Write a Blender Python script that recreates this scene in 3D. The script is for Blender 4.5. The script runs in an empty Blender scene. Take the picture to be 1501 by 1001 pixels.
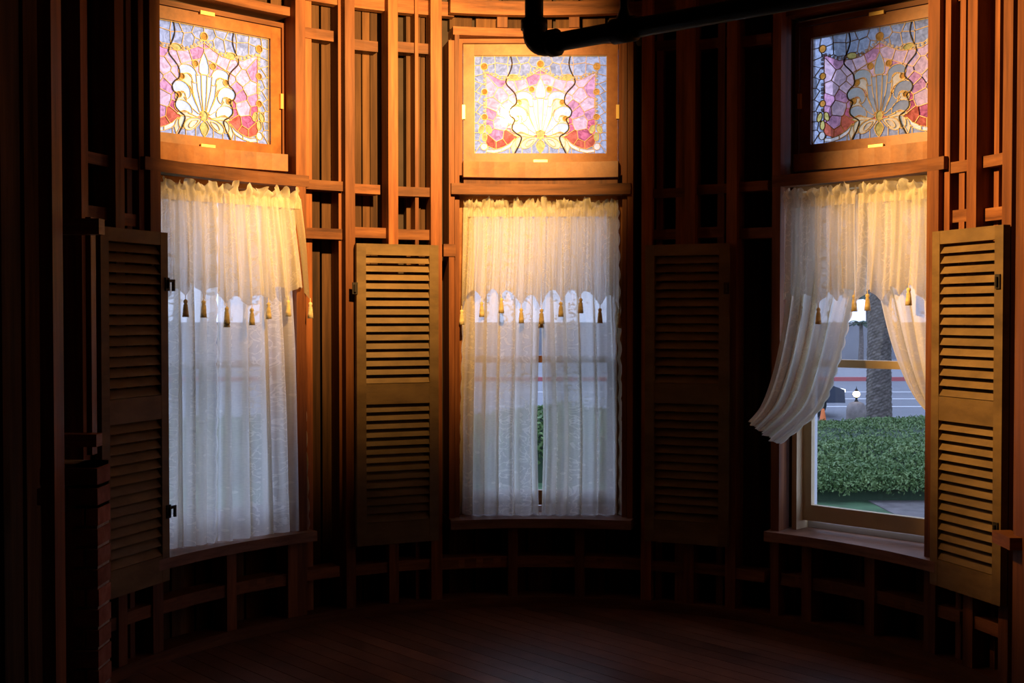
import bpy, bmesh, math, random
from mathutils import Vector, Matrix, noise
from mathutils.geometry import delaunay_2d_cdt
random.seed(7)
SC = bpy.context.scene
COL = SC.collection
PI = math.pi
R = math.radians
sin, cos = math.sin, math.cos

# ------------------------------------------------------------------ camera
F = 1750.0
PITCH = math.atan(38.5 / F)
CZ = 1.45
cam_d = bpy.data.cameras.new('camera'); cam = bpy.data.objects.new('camera', cam_d); COL.objects.link(cam)
cam_d.sensor_width = 36; cam_d.lens = F / 1501 * 36
cam.location = (0, 0, CZ); cam.rotation_euler = (PI / 2 - PITCH, 0, 0)
SC.camera = cam
SC.view_settings.view_transform = 'Standard'; SC.view_settings.look = 'None'
SC.view_settings.exposure = 0; SC.view_settings.gamma = 1; SC.view_settings.use_curve_mapping = False

# ------------------------------------------------------------------ dusk sky
W = bpy.data.worlds.new('dusk'); SC.world = W; W.use_nodes = True
bg = W.node_tree.nodes['Background']
bg.inputs[0].default_value = (0.57, 0.67, 1.0, 1); bg.inputs[1].default_value = 2.5

# ------------------------------------------------------------------ room lamp: a two headed fixture hanging near the turret axis, above the frame
def spot(name, loc, target, watts, size, blend, color=(1.0, 0.56, 0.17), rad=0.035):
    d = bpy.data.lights.new(name, 'SPOT'); d.energy = watts; d.spot_size = R(size); d.spot_blend = blend
    d.color = color; d.shadow_soft_size = rad
    o = bpy.data.objects.new(name, d); COL.objects.link(o); o.location = loc
    o.rotation_euler = (Vector(target) - Vector(loc)).to_track_quat('-Z', 'Y').to_euler()
    return o

CX, CY = 0.13, 4.13
def pol(th, r, z=0.0):
    return Vector((CX + r * sin(th), CY + r * cos(th), z))
LAMP = (-0.03, 4.40, 2.735)
spot('lamp_head_window', LAMP, pol(R(-25), 1.9, 2.50), 440, 97, 0.68)
spot('lamp_head_side', (0.05, 4.40, 2.735), pol(R(83), 1.9, 2.08), 420, 77, 0.6)

# ------------------------------------------------------------------ pixel helpers (1501 x 1001 frame)
def ray(px, py):
    x = (px - 750.5) / F; z = -(py - 500.5) / F
    return Vector((x, cos(PITCH) + z * sin(PITCH), z * cos(PITCH) - sin(PITCH)))
def th_px(px, r):
    """angle at which the line of sight through column px meets the far side of the circle r"""
    t = (px - 750.5) / F
    a = t * t + 1; b = -2 * (t * CX + CY); c = CX * CX + CY * CY - r * r
    Y = (-b + math.sqrt(max(b * b - 4 * a * c, 0))) / (2 * a)
    return math.atan2(t * Y - CX, Y - CY)
def loc_px(px, py, th, r, off=0.0):
    """point of the window plane at angle th, distance r from the axis: local (x, z)"""
    rot = WROT[WIN.index(th)]
    d = ray(px, py); n = Vector((sin(rot), cos(rot), 0)); o = Vector((0, 0, CZ))
    c = pol(th, r); t = (c - n * off - o).dot(n) / d.dot(n); p = o + d * t
    return (p - c).dot(Vector((cos(rot), -sin(rot), 0))), p.z, -off

# ------------------------------------------------------------------ materials
def newmat(name):
    m = bpy.data.materials.new(name); m.use_nodes = True
    nt = m.node_tree; nt.nodes.clear()
    return m, nt, nt.nodes, nt.links
def ramp(N, stops):
    n = N.new('ShaderNodeValToRGB'); e = n.color_ramp.elements
    while len(e) < len(stops): e.new(0.5)
    for i, (p, c) in enumerate(stops):
        e[i].position = p; e[i].color = (*c, 1)
    return n
def wood(name, dark, mid, light, scale, rough=0.55, spec=0.3, vary=0.35):
    m, nt, N, L = newmat(name)
    out = N.new('ShaderNodeOutputMaterial'); b = N.new('ShaderNodeBsdfPrincipled')
    tc = N.new('ShaderNodeTexCoord'); mp = N.new('ShaderNodeMapping'); mp.inputs['Scale'].default_value = scale
    oi = N.new('ShaderNodeObjectInfo'); add = N.new('ShaderNodeVectorMath'); add.operation = 'MULTIPLY_ADD'
    L.new(oi.outputs['Random'], add.inputs[0]); add.inputs[1].default_value = (37, 51, 23)
    L.new(tc.outputs['Object'], add.inputs[2]); L.new(add.outputs[0], mp.inputs[0])
    n1 = N.new('ShaderNodeTexNoise'); n1.inputs['Scale'].default_value = 1.0; n1.inputs['Detail'].default_value = 7; n1.inputs['Roughness'].default_value = 0.65
    L.new(mp.outputs[0], n1.inputs['Vector'])
    rp = ramp(N, [(0.28, dark), (0.5, mid), (0.72, light)]); L.new(n1.outputs[0], rp.inputs[0])
    hsv = N.new('ShaderNodeHueSaturation')
    mr = N.new('ShaderNodeMapRange'); mr.inputs[3].default_value = 1 - vary; mr.inputs[4].default_value = 1 + vary
    L.new(oi.outputs['Random'], mr.inputs[0]); L.new(mr.outputs[0], hsv.inputs['Value']); L.new(rp.outputs[0], hsv.inputs['Color'])
    L.new(hsv.outputs[0], b.inputs['Base Color'])
    b.inputs['Roughness'].default_value = rough; b.inputs['Specular IOR Level'].default_value = spec
    bp = N.new('ShaderNodeBump'); bp.inputs['Strength'].default_value = 0.25; bp.inputs['Distance'].default_value = 0.003
    L.new(n1.outputs[0], bp.inputs['Height']); L.new(bp.outputs[0], b.inputs['Normal'])
    L.new(b.outputs[0], out.inputs[0])
    return m
def plain(name, col, rough=0.6, metal=0.0, emit=None, es=0, nscale=None, namt=0.3):
    m, nt, N, L = newmat(name)
    out = N.new('ShaderNodeOutputMaterial'); b = N.new('ShaderNodeBsdfPrincipled')
    b.inputs['Base Color'].default_value = (*col, 1); b.inputs['Roughness'].default_value = rough; b.inputs['Metallic'].default_value = metal
    if emit:
        b.inputs['Emission Color'].default_value = (*emit, 1); b.inputs['Emission Strength'].default_value = es
    if nscale:
        tc = N.new('ShaderNodeTexCoord'); n1 = N.new('ShaderNodeTexNoise'); n1.inputs['Scale'].default_value = nscale; n1.inputs['Detail'].default_value = 5
        L.new(tc.outputs['Object'], n1.inputs['Vector'])
        rp = ramp(N, [(0.3, tuple(c * (1 - namt) for c in col)), (0.7, tuple(min(1, c * (1 + namt)) for c in col))])
        L.new(n1.outputs[0], rp.inputs[0]); L.new(rp.outputs[0], b.inputs['Base Color'])
    L.new(b.outputs[0], out.inputs[0])
    return m
M = {}
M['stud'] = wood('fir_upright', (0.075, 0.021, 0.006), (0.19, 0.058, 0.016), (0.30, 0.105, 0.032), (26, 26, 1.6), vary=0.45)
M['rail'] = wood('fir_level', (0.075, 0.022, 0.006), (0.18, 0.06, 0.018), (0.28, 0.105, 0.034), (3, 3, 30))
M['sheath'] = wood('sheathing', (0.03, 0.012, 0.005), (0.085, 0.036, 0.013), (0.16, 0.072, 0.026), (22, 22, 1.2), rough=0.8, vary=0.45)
M['siding'] = plain('outer_siding', (0.05, 0.03, 0.02), 0.9, nscale=6)
M['sash'] = wood('oiled_sash', (0.15, 0.048, 0.011), (0.26, 0.092, 0.022), (0.36, 0.145, 0.04), (9, 9, 9), rough=0.42, spec=0.4, vary=0.06)
M['sill'] = wood('sill_wood', (0.11, 0.05, 0.028), (0.21, 0.10, 0.055), (0.30, 0.15, 0.09), (4, 4, 30), rough=0.5)
M['shutter'] = wood('shutter_wood', (0.10, 0.058, 0.020), (0.16, 0.094, 0.034), (0.215, 0.13, 0.05), (5, 5, 12), rough=0.6, vary=0.10)
M['cream'] = plain('cream_paint', (0.62, 0.47, 0.27), 0.5, nscale=8, namt=0.12)
M['whitepaint'] = plain('white_paint', (0.55, 0.56, 0.6), 0.45)
M['floor'] = wood('floor_boards', (0.06, 0.024, 0.014), (0.12, 0.048, 0.028), (0.19, 0.08, 0.045), (5, 5, 5), rough=0.32, spec=0.5, vary=0.35)
M['slab'] = plain('subfloor', (0.04, 0.025, 0.018), 0.8)
M['dark'] = plain('old_plaster', (0.05, 0.035, 0.025), 0.9, nscale=3)
M['iron'] = plain('black_iron', (0.012, 0.011, 0.011), 0.6, 0.3)
M['brass'] = plain('brass', (0.80, 0.58, 0.22), 0.35, 0.6)
M['rust'] = plain('dark_hardware', (0.03, 0.022, 0.016), 0.6, 0.5)
M['came'] = plain('came', (0.50, 0.36, 0.17), 0.5, 0.1)
M['gap'] = plain('panel_joint', (0.02, 0.012, 0.008), 0.7)
M['brick'] = wood('brick', (0.16, 0.045, 0.028), (0.26, 0.085, 0.05), (0.36, 0.15, 0.10), (14, 14, 14), rough=0.9, vary=0.3)
M['mortar'] = plain('mortar', (0.34, 0.29, 0.25), 0.95, nscale=30)
M['tassel'] = plain('tassel_cotton', (0.74, 0.58, 0.30), 0.85, nscale=60)

def opal(name, col, diff=0.25, trans=0.4, streak=0.25, gloss=0.012):
    """coloured sheet glass: part see through, part milky"""
    m, nt, N, L = newmat(name)
    out = N.new('ShaderNodeOutputMaterial')
    tc = N.new('ShaderNodeTexCoord'); oi = N.new('ShaderNodeObjectInfo')
    add = N.new('ShaderNodeVectorMath'); add.operation = 'MULTIPLY_ADD'; L.new(oi.outputs['Random'], add.inputs[0]); add.inputs[1].default_value = (9, 5, 7); L.new(tc.outputs['Object'], add.inputs[2])
    n1 = N.new('ShaderNodeTexNoise'); n1.inputs['Scale'].default_value = 38; n1.inputs['Detail'].default_value = 4; n1.inputs['Distortion'].default_value = 1.2
    L.new(add.outputs[0], n1.inputs['Vector'])
    lo = tuple(c * (1 - streak) for c in col); hi = tuple(min(1, c * (1 + streak) + 0.12 * streak) for c in col)
    rp = ramp(N, [(0.33, lo), (0.67, hi)]); L.new(n1.outputs[0], rp.inputs[0])
    d = N.new('ShaderNodeBsdfDiffuse'); t = N.new('ShaderNodeBsdfTranslucent'); p = N.new('ShaderNodeBsdfTransparent'); g = N.new('ShaderNodeBsdfGlossy'); g.inputs['Roughness'].default_value = 0.05
    for s in (d, t, p): L.new(rp.outputs[0], s.inputs[0])
    m1 = N.new('ShaderNodeMixShader'); m1.inputs[0].default_value = diff / (diff + trans); L.new(t.outputs[0], m1.inputs[1]); L.new(d.outputs[0], m1.inputs[2])
    m2 = N.new('ShaderNodeMixShader'); m2.inputs[0].default_value = diff + trans; L.new(p.outputs[0], m2.inputs[1]); L.new(m1.outputs[0], m2.inputs[2])
    m3 = N.new('ShaderNodeMixShader'); m3.inputs[0].default_value = gloss; L.new(m2.outputs[0], m3.inputs[1]); L.new(g.outputs[0], m3.inputs[2])
    bp = N.new('ShaderNodeBump'); bp.inputs['Strength'].default_value = 0.15; bp.inputs['Distance'].default_value = 0.002; L.new(n1.outputs[0], bp.inputs['Height']); L.new(bp.outputs[0], g.inputs['Normal'])
    L.new(m3.outputs[0], out.inputs[0])
    return m
G = {
 'blue': opal('glass_blue_grey', (0.38, 0.44, 0.57), 0.3, 0.4, 0.3),
 'palepink': opal('glass_pale_pink', (0.74, 0.52, 0.60), 0.3, 0.4, 0.25),
 'mauve': opal('glass_mauve', (0.62, 0.30, 0.45), 0.3, 0.4, 0.35),
 'rose': opal('glass_rose', (0.58, 0.13, 0.22), 0.3, 0.4, 0.4),
 'red': opal('glass_orange_red', (0.62, 0.13, 0.07), 0.3, 0.4, 0.3),
 'clear': opal('glass_bevelled_clear', (0.70, 0.69, 0.66), 0.12, 0.28, 0.08, 0.03),
 'cream': opal('glass_cream', (0.82, 0.72, 0.48), 0.35, 0.4, 0.15),
 'beige': opal('glass_beige', (0.76, 0.69, 0.52), 0.35, 0.35, 0.15),
 'white': opal('glass_milk_white', (0.86, 0.84, 0.80), 0.45, 0.4, 0.1),
 'olive': opal('glass_olive', (0.60, 0.50, 0.14), 0.35, 0.35, 0.25),
 'amber': opal('glass_amber', (0.62, 0.27, 0.035), 0.35, 0.35, 0.25, 0.05),
 'bead': opal('glass_bead', (0.88, 0.86, 0.84), 0.4, 0.3, 0.1, 0.05),
}
def pane_mat():
    m, nt, N, L = newmat('window_pane')
    out = N.new('ShaderNodeOutputMaterial'); p = N.new('ShaderNodeBsdfTransparent'); p.inputs[0].default_value = (0.92, 0.95, 0.97, 1)
    g = N.new('ShaderNodeBsdfGlossy'); g.inputs['Roughness'].default_value = 0.02
    m1 = N.new('ShaderNodeMixShader'); m1.inputs[0].default_value = 0.05
    L.new(p.outputs[0], m1.inputs[1]); L.new(g.outputs[0], m1.inputs[2]); L.new(m1.outputs[0], out.inputs[0])
    return m
M['pane'] = pane_mat()
def lace_mat(name, base, motif, border_w, thru=0.60):
    """net with woven sprigs; UV in metres, u from the outer scalloped edge"""
    m, nt, N, L = newmat(name)
    out = N.new('ShaderNodeOutputMaterial'); uv = N.new('ShaderNodeUVMap')
    sep = N.new('ShaderNodeSeparateXYZ'); L.new(uv.outputs[0], sep.inputs[0])
    def math_(op, a, b=None, clamp=False):
        n = N.new('ShaderNodeMath'); n.operation = op; n.use_clamp = clamp
        for i, v in enumerate((a, b)):
            if v is None: continue
            if isinstance(v, (int, float)): n.inputs[i].default_value = v
            else: L.new(v, n.inputs[i])
        return n.outputs[0]
    # sprig motif: curling lines from a distorted wave, gathered into vertical garlands
    nz = N.new('ShaderNodeTexNoise'); nz.inputs['Scale'].default_value = 16; nz.inputs['Detail'].default_value = 2; nz.inputs['Distortion'].default_value = 1.5; L.new(uv.outputs[0], nz.inputs['Vector'])
    lines = math_('LESS_THAN', math_('ABSOLUTE', math_('SUBTRACT', nz.outputs[0], 0.5)), 0.028)
    garl = math_('GREATER_THAN', math_('SINE', math_('MULTIPLY', sep.outputs[0], 2 * PI / 0.16)), 0.35)
    spr = math_('MULTIPLY', lines, garl)
    vo = N.new('ShaderNodeTexVoronoi'); vo.inputs['Scale'].default_value = 24; L.new(uv.outputs[0], vo.inputs['Vector'])
    dots = math_('LESS_THAN', vo.outputs['Distance'], 0.16)
    fine = N.new('ShaderNodeTexNoise'); fine.inputs['Scale'].default_value = 140; L.new(uv.outputs[0], fine.inputs['Vector'])
    soft = N.new('ShaderNodeTexNoise'); soft.inputs['Scale'].default_value = 9; L.new(uv.outputs[0], soft.inputs['Vector'])
    edge = math_('LESS_THAN', sep.outputs[0], border_w)
    d = math_('ADD', base - 0.17, math_('MULTIPLY', fine.outputs[0], 0.18))
    d = math_('ADD', d, math_('MULTIPLY', soft.outputs[0], 0.16))
    d = math_('ADD', d, math_('MULTIPLY', math_('MAXIMUM', spr, math_('MULTIPLY', dots, 0.6)), motif))
    d = math_('ADD', d, math_('MULTIPLY', edge, 0.14), True)
    df = N.new('ShaderNodeBsdfDiffuse'); tl = N.new('ShaderNodeBsdfTranslucent'); tp = N.new('ShaderNodeBsdfTransparent')
    df.inputs[0].default_value = (0.86, 0.76, 0.52, 1); tl.inputs[0].default_value = (0.92, 0.90, 0.87, 1)
    m1 = N.new('ShaderNodeMixShader'); m1.inputs[0].default_value = thru; L.new(df.outputs[0], m1.inputs[1]); L.new(tl.outputs[0], m1.inputs[2])
    m2 = N.new('ShaderNodeMixShader'); L.new(d, m2.inputs[0]); L.new(tp.outputs[0], m2.inputs[1]); L.new(m1.outputs[0], m2.inputs[2])
    L.new(m2.outputs[0], out.inputs[0])
    return m
M['lace'] = lace_mat('lace_net', 0.78, 0.22, 0.05)
M['lace_gathered'] = lace_mat('lace_gathered', 0.86, 0.14, 0.05, 0.36)      # bunched cloth: several layers
M['valance'] = lace_mat('lace_valance', 0.76, 0.18, 0.0)
M['ruffle'] = lace_mat('lace_heading', 0.85, 0.1, 0.0)

# ------------------------------------------------------------------ mesh building
class MB:
    def __init__(s): s.v = []; s.f = []; s.uv = None
    def add(s, vs, fs):
        o = len(s.v); s.v += [tuple(p) for p in vs]; s.f += [tuple(i + o for i in f) for f in fs]; return s
    def box(s, x0, x1, y0, y1, z0, z1):
        vs = [(x, y, z) for z in (z0, z1) for y in (y0, y1) for x in (x0, x1)]
        return s.add(vs, [(0, 2, 3, 1), (4, 5, 7, 6), (0, 1, 5, 4), (2, 6, 7, 3), (0, 4, 6, 2), (1, 3, 7, 5)])
    def hexa(s, P):  # 8 points: bottom 4 ccw, top 4 ccw
        return s.add(P, [(3, 2, 1, 0), (4, 5, 6, 7), (0, 1, 5, 4), (1, 2, 6, 5), (2, 3, 7, 6), (3, 0, 4, 7)])
    def arc(s, t0, t1, r0, r1, z0, z1, org=None, n=None):
        n = n or max(2, int(abs(t1 - t0) / R(3)) + 1); o = org or Vector((0, 0, 0)); vs = []; fs = []
        for i in range(n + 1):
            t = t0 + (t1 - t0) * i / n
            for (r, z) in ((r0, z0), (r1, z0), (r1, z1), (r0, z1)): vs.append(pol(t, r, z) - o)
        for i in range(n):
            a = i * 4; b = a + 4
            for k in range(4):
                k2 = (k + 1) % 4; fs.append((a + k, a + k2, b + k2, b + k))
        fs += [(3, 2, 1, 0), (n * 4, n * 4 + 1, n * 4 + 2, n * 4 + 3)]
        return s.add(vs, fs)
    def tube(s, pts, rad, n=16, caps=True):
        pts = [Vector(p) for p in pts]; rads = rad if isinstance(rad, (list, tuple)) else [rad] * len(pts); vs = []; fs = []
        up = Vector((0.13, 0.31, 0.94)).normalized()
        for i, p in enumerate(pts):
            d = (pts[min(i + 1, len(pts) - 1)] - pts[max(i - 1, 0)]).normalized()
            a = d.cross(up)
            if a.length < 0.1: a = d.cross(Vector((1, 0, 0)))
            a.normalize(); b = d.cross(a).normalized()
            for k in range(n): vs.append(p + (a * cos(2 * PI * k / n) + b * sin(2 * PI * k / n)) * rads[i])
        for i in range(len(pts) - 1):
            for k in range(n): fs.append((i * n + k, i * n + (k + 1) % n, (i + 1) * n + (k + 1) % n, (i + 1) * n + k))
        if caps: fs += [tuple(range(n - 1, -1, -1)), tuple(range((len(pts) - 1) * n, len(pts) * n))]
        return s.add(vs, fs)
    def lathe(s, prof, c=(0, 0, 0), n=12, ax=None):
        vs = []; fs = []; c = Vector(c)
        for (r, z) in prof:
            for k in range(n): vs.append(c + Vector((r * cos(2 * PI * k / n), r * sin(2 * PI * k / n), z)))
        for i in range(len(prof) - 1):
            for k in range(n): fs.append((i * n + k, i * n + (k + 1) % n, (i + 1) * n + (k + 1) % n, (i + 1) * n + k))
        fs += [tuple(range(n - 1, -1, -1)), tuple(range((len(prof) - 1) * n, len(prof) * n))]
        return s.add(vs, fs)
    def mesh(s, name, mat, smooth=False):
        me = bpy.data.meshes.new(name); me.from_pydata(s.v, [], s.f)
        bm = bmesh.new(); bm.from_mesh(me); bmesh.ops.recalc_face_normals(bm, faces=bm.faces); bm.to_mesh(me); bm.free()
        if smooth:
            for p in me.polygons: p.use_smooth = True
        me.materials.append(mat); return me
    def build(s, name, mat, parent=None, smooth=False):
        return link(name, s.mesh(name, mat, smooth), parent)
def link(name, me, parent=None, loc=None):
    o = bpy.data.objects.new(name, me); COL.objects.link(o)
    if parent: o.parent = parent
    if loc is not None: o.location = loc
    return o
def tag(o, label=None, cat=None, group=None, kind=None):
    if label: o['label'] = label
    if cat: o['category'] = cat
    if group: o['group'] = group
    if kind: o['kind'] = kind
    return o
def empty(name, loc=(0, 0, 0), rz=0):
    o = bpy.data.objects.new(name, None); COL.objects.link(o); o.location = loc; o.rotation_euler = (0, 0, rz); o.empty_display_size = 0.1
    return o
def copy_tree(o, parent=None):
    c = o.copy(); COL.objects.link(c)
    if parent: c.parent = parent
    for ch in list(o.children): copy_tree(ch, c)
    return c
def catmull(P, t):
    n = len(P) - 1; x = min(max(t, 0), 1) * n; i = min(int(x), n - 1); f = x - i
    p0, p1, p2, p3 = P[max(i - 1, 0)], P[i], P[i + 1], P[min(i + 2, n)]
    return tuple(0.5 * (2 * b + (c - a) * f + (2 * a - 5 * b + 4 * c - d) * f * f + (3 * b - a - 3 * c + d) * f ** 3) for a, b, c, d in zip(p0, p1, p2, p3))

# ------------------------------------------------------------------ room shell
WIN = (R(-51.0), R(0.4), R(51.2)); HALF = R(12.6)
TOP = 3.3
WROT = (R(-44.0), R(0.4), R(44.2)); WDZ = (-0.02, 0.0, -0.02)
floor = tag(MB().box(CX - 2.1, CX + 2.1, -1.7, 6.3, -0.12, -0.022).build('floor', M['slab']), kind='structure')
def clip(poly, n, d):
    out = []
    for i in range(len(poly)):
        a = poly[i]; b = poly[(i + 1) % len(poly)]; da = a.dot(n) - d; db = b.dot(n) - d
        if da <= 0: out.append(a)
        if da * db < 0: out.append(a + (b - a) * (da / (da - db)))
    return out
pd = Vector((0.68, -0.733)).normalized(); pn = Vector((-pd.y, pd.x)); pw = 0.085
for i in range(-40, 80):
    c = Vector((0, 4.5)) + pn * (i * pw)
    g = 0.0016
    q = [c - pd * 5 - pn * (pw / 2 - g), c + pd * 5 - pn * (pw / 2 - g), c + pd * 5 + pn * (pw / 2 - g), c - pd * 5 + pn * (pw / 2 - g)]
    for k in range(24):
        t = -PI / 2 + PI * k / 23; nv = Vector((sin(t), cos(t)))
        q = clip(q, nv, nv.dot(Vector((CX, CY))) + 1.90)
        if len(q) < 3: break
    if len(q) >= 3: q = clip(q, Vector((0, -1)), -3.5)
    if len(q) < 3: continue
    mb = MB(); n = len(q)
    mb.add([(p.x, p.y, -0.022) for p in q] + [(p.x, p.y, 0) for p in q],
           [tuple(range(n - 1, -1, -1)), tuple(range(n, 2 * n))] + [(k, (k + 1) % n, n + (k + 1) % n, n + k) for k in range(n)])
    mb.build('floor_plank', M['floor'], floor)
tag(MB().box(CX - 2.1, CX + 2.1, -1.7, 6.3, TOP, TOP + 0.1).build('ceiling', M['dark']), kind='structure')
tag(MB().box(CX - 2.1, CX + 2.1, -1.8, -1.7, -0.1, TOP).build('wall_rear', M['dark']), kind='structure')

wall = tag(empty('wall_back', (CX, CY, 0)), kind='structure')
WO = Vector((CX, CY, 0))
def wpart(name, mat, mb): 
    mb.v = [tuple(Vector(p) - WO) for p in mb.v]; return mb.build(name, mat, wall)
# outer siding with the window openings left free
edges = [R(-92)] + [e for w in WIN for e in (w - HALF, w + HALF)] + [R(92)]
for i in range(0, len(edges), 2):
    wpart('siding', M['siding'], MB().arc(edges[i], edges[i + 1], 1.985, 2.03, -0.1, TOP))
for w in WIN:
    wpart('siding', M['siding'], MB().arc(w - HALF, w + HALF, 1.985, 2.03, -0.1, 0.40))
    wpart('siding', M['siding'], MB().arc(w - HALF, w + HALF, 1.985, 2.03, 2.80, TOP))
    wpart('siding', M['siding'], MB().arc(w - HALF, w + HALF, 1.985, 2.03, 2.05, 2.17))
# vertical sheathing boards between the openings
for i in range(0, len(edges), 2):
    t = edges[i] + R(0.1)
    while t < edges[i + 1] - R(0.8):
        wd = random.uniform(2.0, 3.6) if random.random() < 0.75 else random.uniform(1.0, 1.6)
        t2 = min(t + R(wd), edges[i + 1])
        rr = 1.93 + random.uniform(-0.012, 0.012)
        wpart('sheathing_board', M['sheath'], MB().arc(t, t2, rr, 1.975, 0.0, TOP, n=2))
        t = t2 + R(random.choice((0.12, 0.2, 0.5, 1.3)))
# studs, by the columns in which the photograph shows their inner edge
RS = 1.79
def stud(p0, p1, r0=RS, r1=1.90, z0=0.05, z1=TOP):
    a, b = th_px(p0, r0), th_px(p1, r0); t = (a + b) / 2; w = abs(b - a) * r0 / 2
    c = Vector((sin(t), cos(t), 0)); s = Vector((cos(t), -sin(t), 0)); o = Vector((CX, CY, 0)); P = []
    for z in (z0, z1):
        for (u, r) in ((-w, r0), (w, r0), (w, r1), (-w, r1)): P.append(o + c * r + s * u + Vector((0, 0, z)))
    return wpart('stud', M['stud'], MB().hexa(P))
STUDS = [(121, 131), (171, 184), (222, 237), (435, 449), (507, 521), (570, 584), (632, 648),
         (940, 955), (1003, 1018), (1064, 1079), (1131, 1143), (1357, 1374), (1415, 1429), (1467, 1481)]
for a, b in STUDS: stud(a, b)
for a, b, r in [(188, 195, 1.83), (609, 614, 1.83), (962, 971, 1.85), (1051, 1061, 1.83), (1393, 1400, 1.86), (1404, 1412, 1.83), (1455, 1462, 1.86)]:
    stud(a, b, r, 1.92)
stud(990, 1003, 1.82, 1.92); stud(449, 458, 1.86, 1.93); stud(497, 506, 1.84, 1.93)
# cut studs under the sills
for px in (338, 428): stud(px - 7, px + 7, RS, 1.90, 0.05, 0.40)
for px in (752, 850): stud(px - 7, px + 7, RS, 1.90, 0.05, 0.40)
for px in (1184, 1277): stud(px - 7, px + 7, RS, 1.90, 0.05, 0.40)
# plates, ribbon, blocking
wpart('bottom_plate', M['rail'], MB().arc(R(-90), R(90), 1.78, 1.91, 0.0, 0.05))
for a, b in ((-90, -64), (-39, -13), (14, 38), (64, 90)):
    wpart('ribbon_board', M['rail'], MB().arc(R(a), R(b), 1.85, 1.90, 2.925, 2.995))
wpart('ribbon_board', M['rail'], MB().arc(R(-14), R(14), 1.775, 1.82, 2.925, 2.992))
wpart('ribbon_board', M['rail'], MB().arc(R(-66), R(-36), 1.775, 1.82, 2.925, 2.992))
wpart('ribbon_board', M['rail'], MB().arc(R(37), R(66), 1.775, 1.82, 2.925, 2.992))
sp = sorted([th_px((a + b) / 2, RS) for a, b in STUDS])
hw = R(0.8)
def blocks(z, h, jitter, r0=1.82, r1=1.91, skip_windows=True, prob=1.0):
    for a, b in zip(sp[:-1], sp[1:]):
        mid = (a + b) / 2
        if skip_windows and any(abs(mid - w) < HALF for w in WIN): continue
        if b - a < R(2.5) or random.random() > prob: continue
        zz = z + random.uniform(-jitter, jitter); e = b - hw - (R(1.0) if random.random() < 0.4 else 0)
        wpart('blocking', M['rail'], MB().arc(a + hw, e, r0, r1, zz, zz + h))
blocks(2.03, 0.045, 0.012); blocks(2.74, 0.05, 0.02, 1.85, 1.93); blocks(1.82, 0.05, 0.01, 1.83, 1.92)
blocks(0.20, 0.05, 0.008, 1.80, 1.90, False)
low = sorted(sp + [th_px(p, RS) for p in (338, 428, 752, 850, 1184, 1277)])
for a, b in zip(low[:-1], low[1:]):
    mid = (a + b) / 2
    if any(abs(mid - w) < HALF for w in WIN) and b - a > R(2.5):
        wpart('blocking', M['rail'], MB().arc(a + hw, b - hw, 1.80, 1.90, 0.20, 0.25))
# window surrounds: jamb boards, curved headers, sills, cripples
for k, w in enumerate(WIN):
    for s in (-1, 1):
        wpart('jamb_board', M['stud'], MB().arc(w + s * R(13.0) - R(0.35), w + s * R(13.0) + R(0.35), (1.95 if k - 1 == -s else 1.84), 2.06, 0.44, 2.86, n=2))
        wpart('jamb_board', M['stud'], MB().arc(w + s * R(14.0) - R(0.45), w + s * R(14.0) + R(0.45), (1.945 if k - 1 == -s else 1.815), 1.97, 0.44, 2.80, n=2))
    wpart('header_board', M['rail'], MB().arc(w - R(14.2), w + R(14.2), 1.79, 1.86, 2.045, 2.098))
    wpart('header_board', M['sash'], MB().arc(w - R(12.4), w + R(12.4), 1.86, 2.06, 2.06, 2.105))
    wpart('header_board', M['rail'], MB().arc(w - R(13.6), w + R(13.6), 1.84, 2.06, 2.835, 2.875))
    wpart('sill_board', M['sill'], MB().arc(w - R(14.6), w + R(14.6), 1.745, 2.06, 0.40, 0.445))
    for d in (-6, 5.2):
        wpart('cripple_stud', M['stud'], MB().arc(w + R(d) - R(0.8), w + R(d) + R(0.8), 1.82, 1.90, 2.875, 2.925, n=2))
    for d in range(-12, 13, 4):
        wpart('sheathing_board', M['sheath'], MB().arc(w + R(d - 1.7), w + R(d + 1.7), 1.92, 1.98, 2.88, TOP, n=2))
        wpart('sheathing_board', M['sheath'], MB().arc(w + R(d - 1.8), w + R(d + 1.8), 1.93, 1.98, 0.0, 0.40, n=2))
# short pieces beside the central window
wpart('blocking', M['rail'], MB().arc(th_px(650, 1.82), th_px(668, 1.82), 1.81, 1.86, 1.74, 1.80, n=2))

# straight stud walls running back from the turret
for side, nm in ((-1, 'wall_left'), (1, 'wall_right')):
    x = CX + side * 1.985
    wl = tag(MB().box(min(x, x + side * 0.05), max(x, x + side * 0.05), -1.7, CY + 0.02, -0.1, TOP).build(nm, M['siding']), kind='structure')
    for yy in (3.75, 3.35, 2.95):
        xa = CX + side * 1.80
        MB().box(min(xa, xa + side * 0.11), max(xa, xa + side * 0.11), yy - 0.025, yy + 0.025, 0, TOP).build('stud', M['stud'], wl)
    if side == 1:
        MB().box(1.845, 1.90, 4.22, 4.38, 0, TOP).build('wide_board', M['stud'], wl)
        MB().box(1.80, 1.87, 4.30, 4.46, 0.60, 0.645).build('blocking', M['rail'], wl)
    else:
        # framed opening above the hearth
        def bx(p0, p1, y, d, z0, z1, nme, mt=M['stud']):
            xa = (p0 - 750.5) / F * y; xb = (p1 - 750.5) / F * y
            MB().box(xa, xb, y, y + d, z0, z1).build(nme, mt, wl)
        bx(58, 78, 3.95, 0.09, 0, TOP, 'post'); bx(126, 134, 4.26, 0.05, 0.95, 1.80, 'post')
        bx(80, 146, 4.20, 0.06, 1.735, 1.79, 'head_board', M['rail']); bx(80, 140, 4.20, 0.06, 0.985, 1.03, 'ledge_board', M['rail'])

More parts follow.
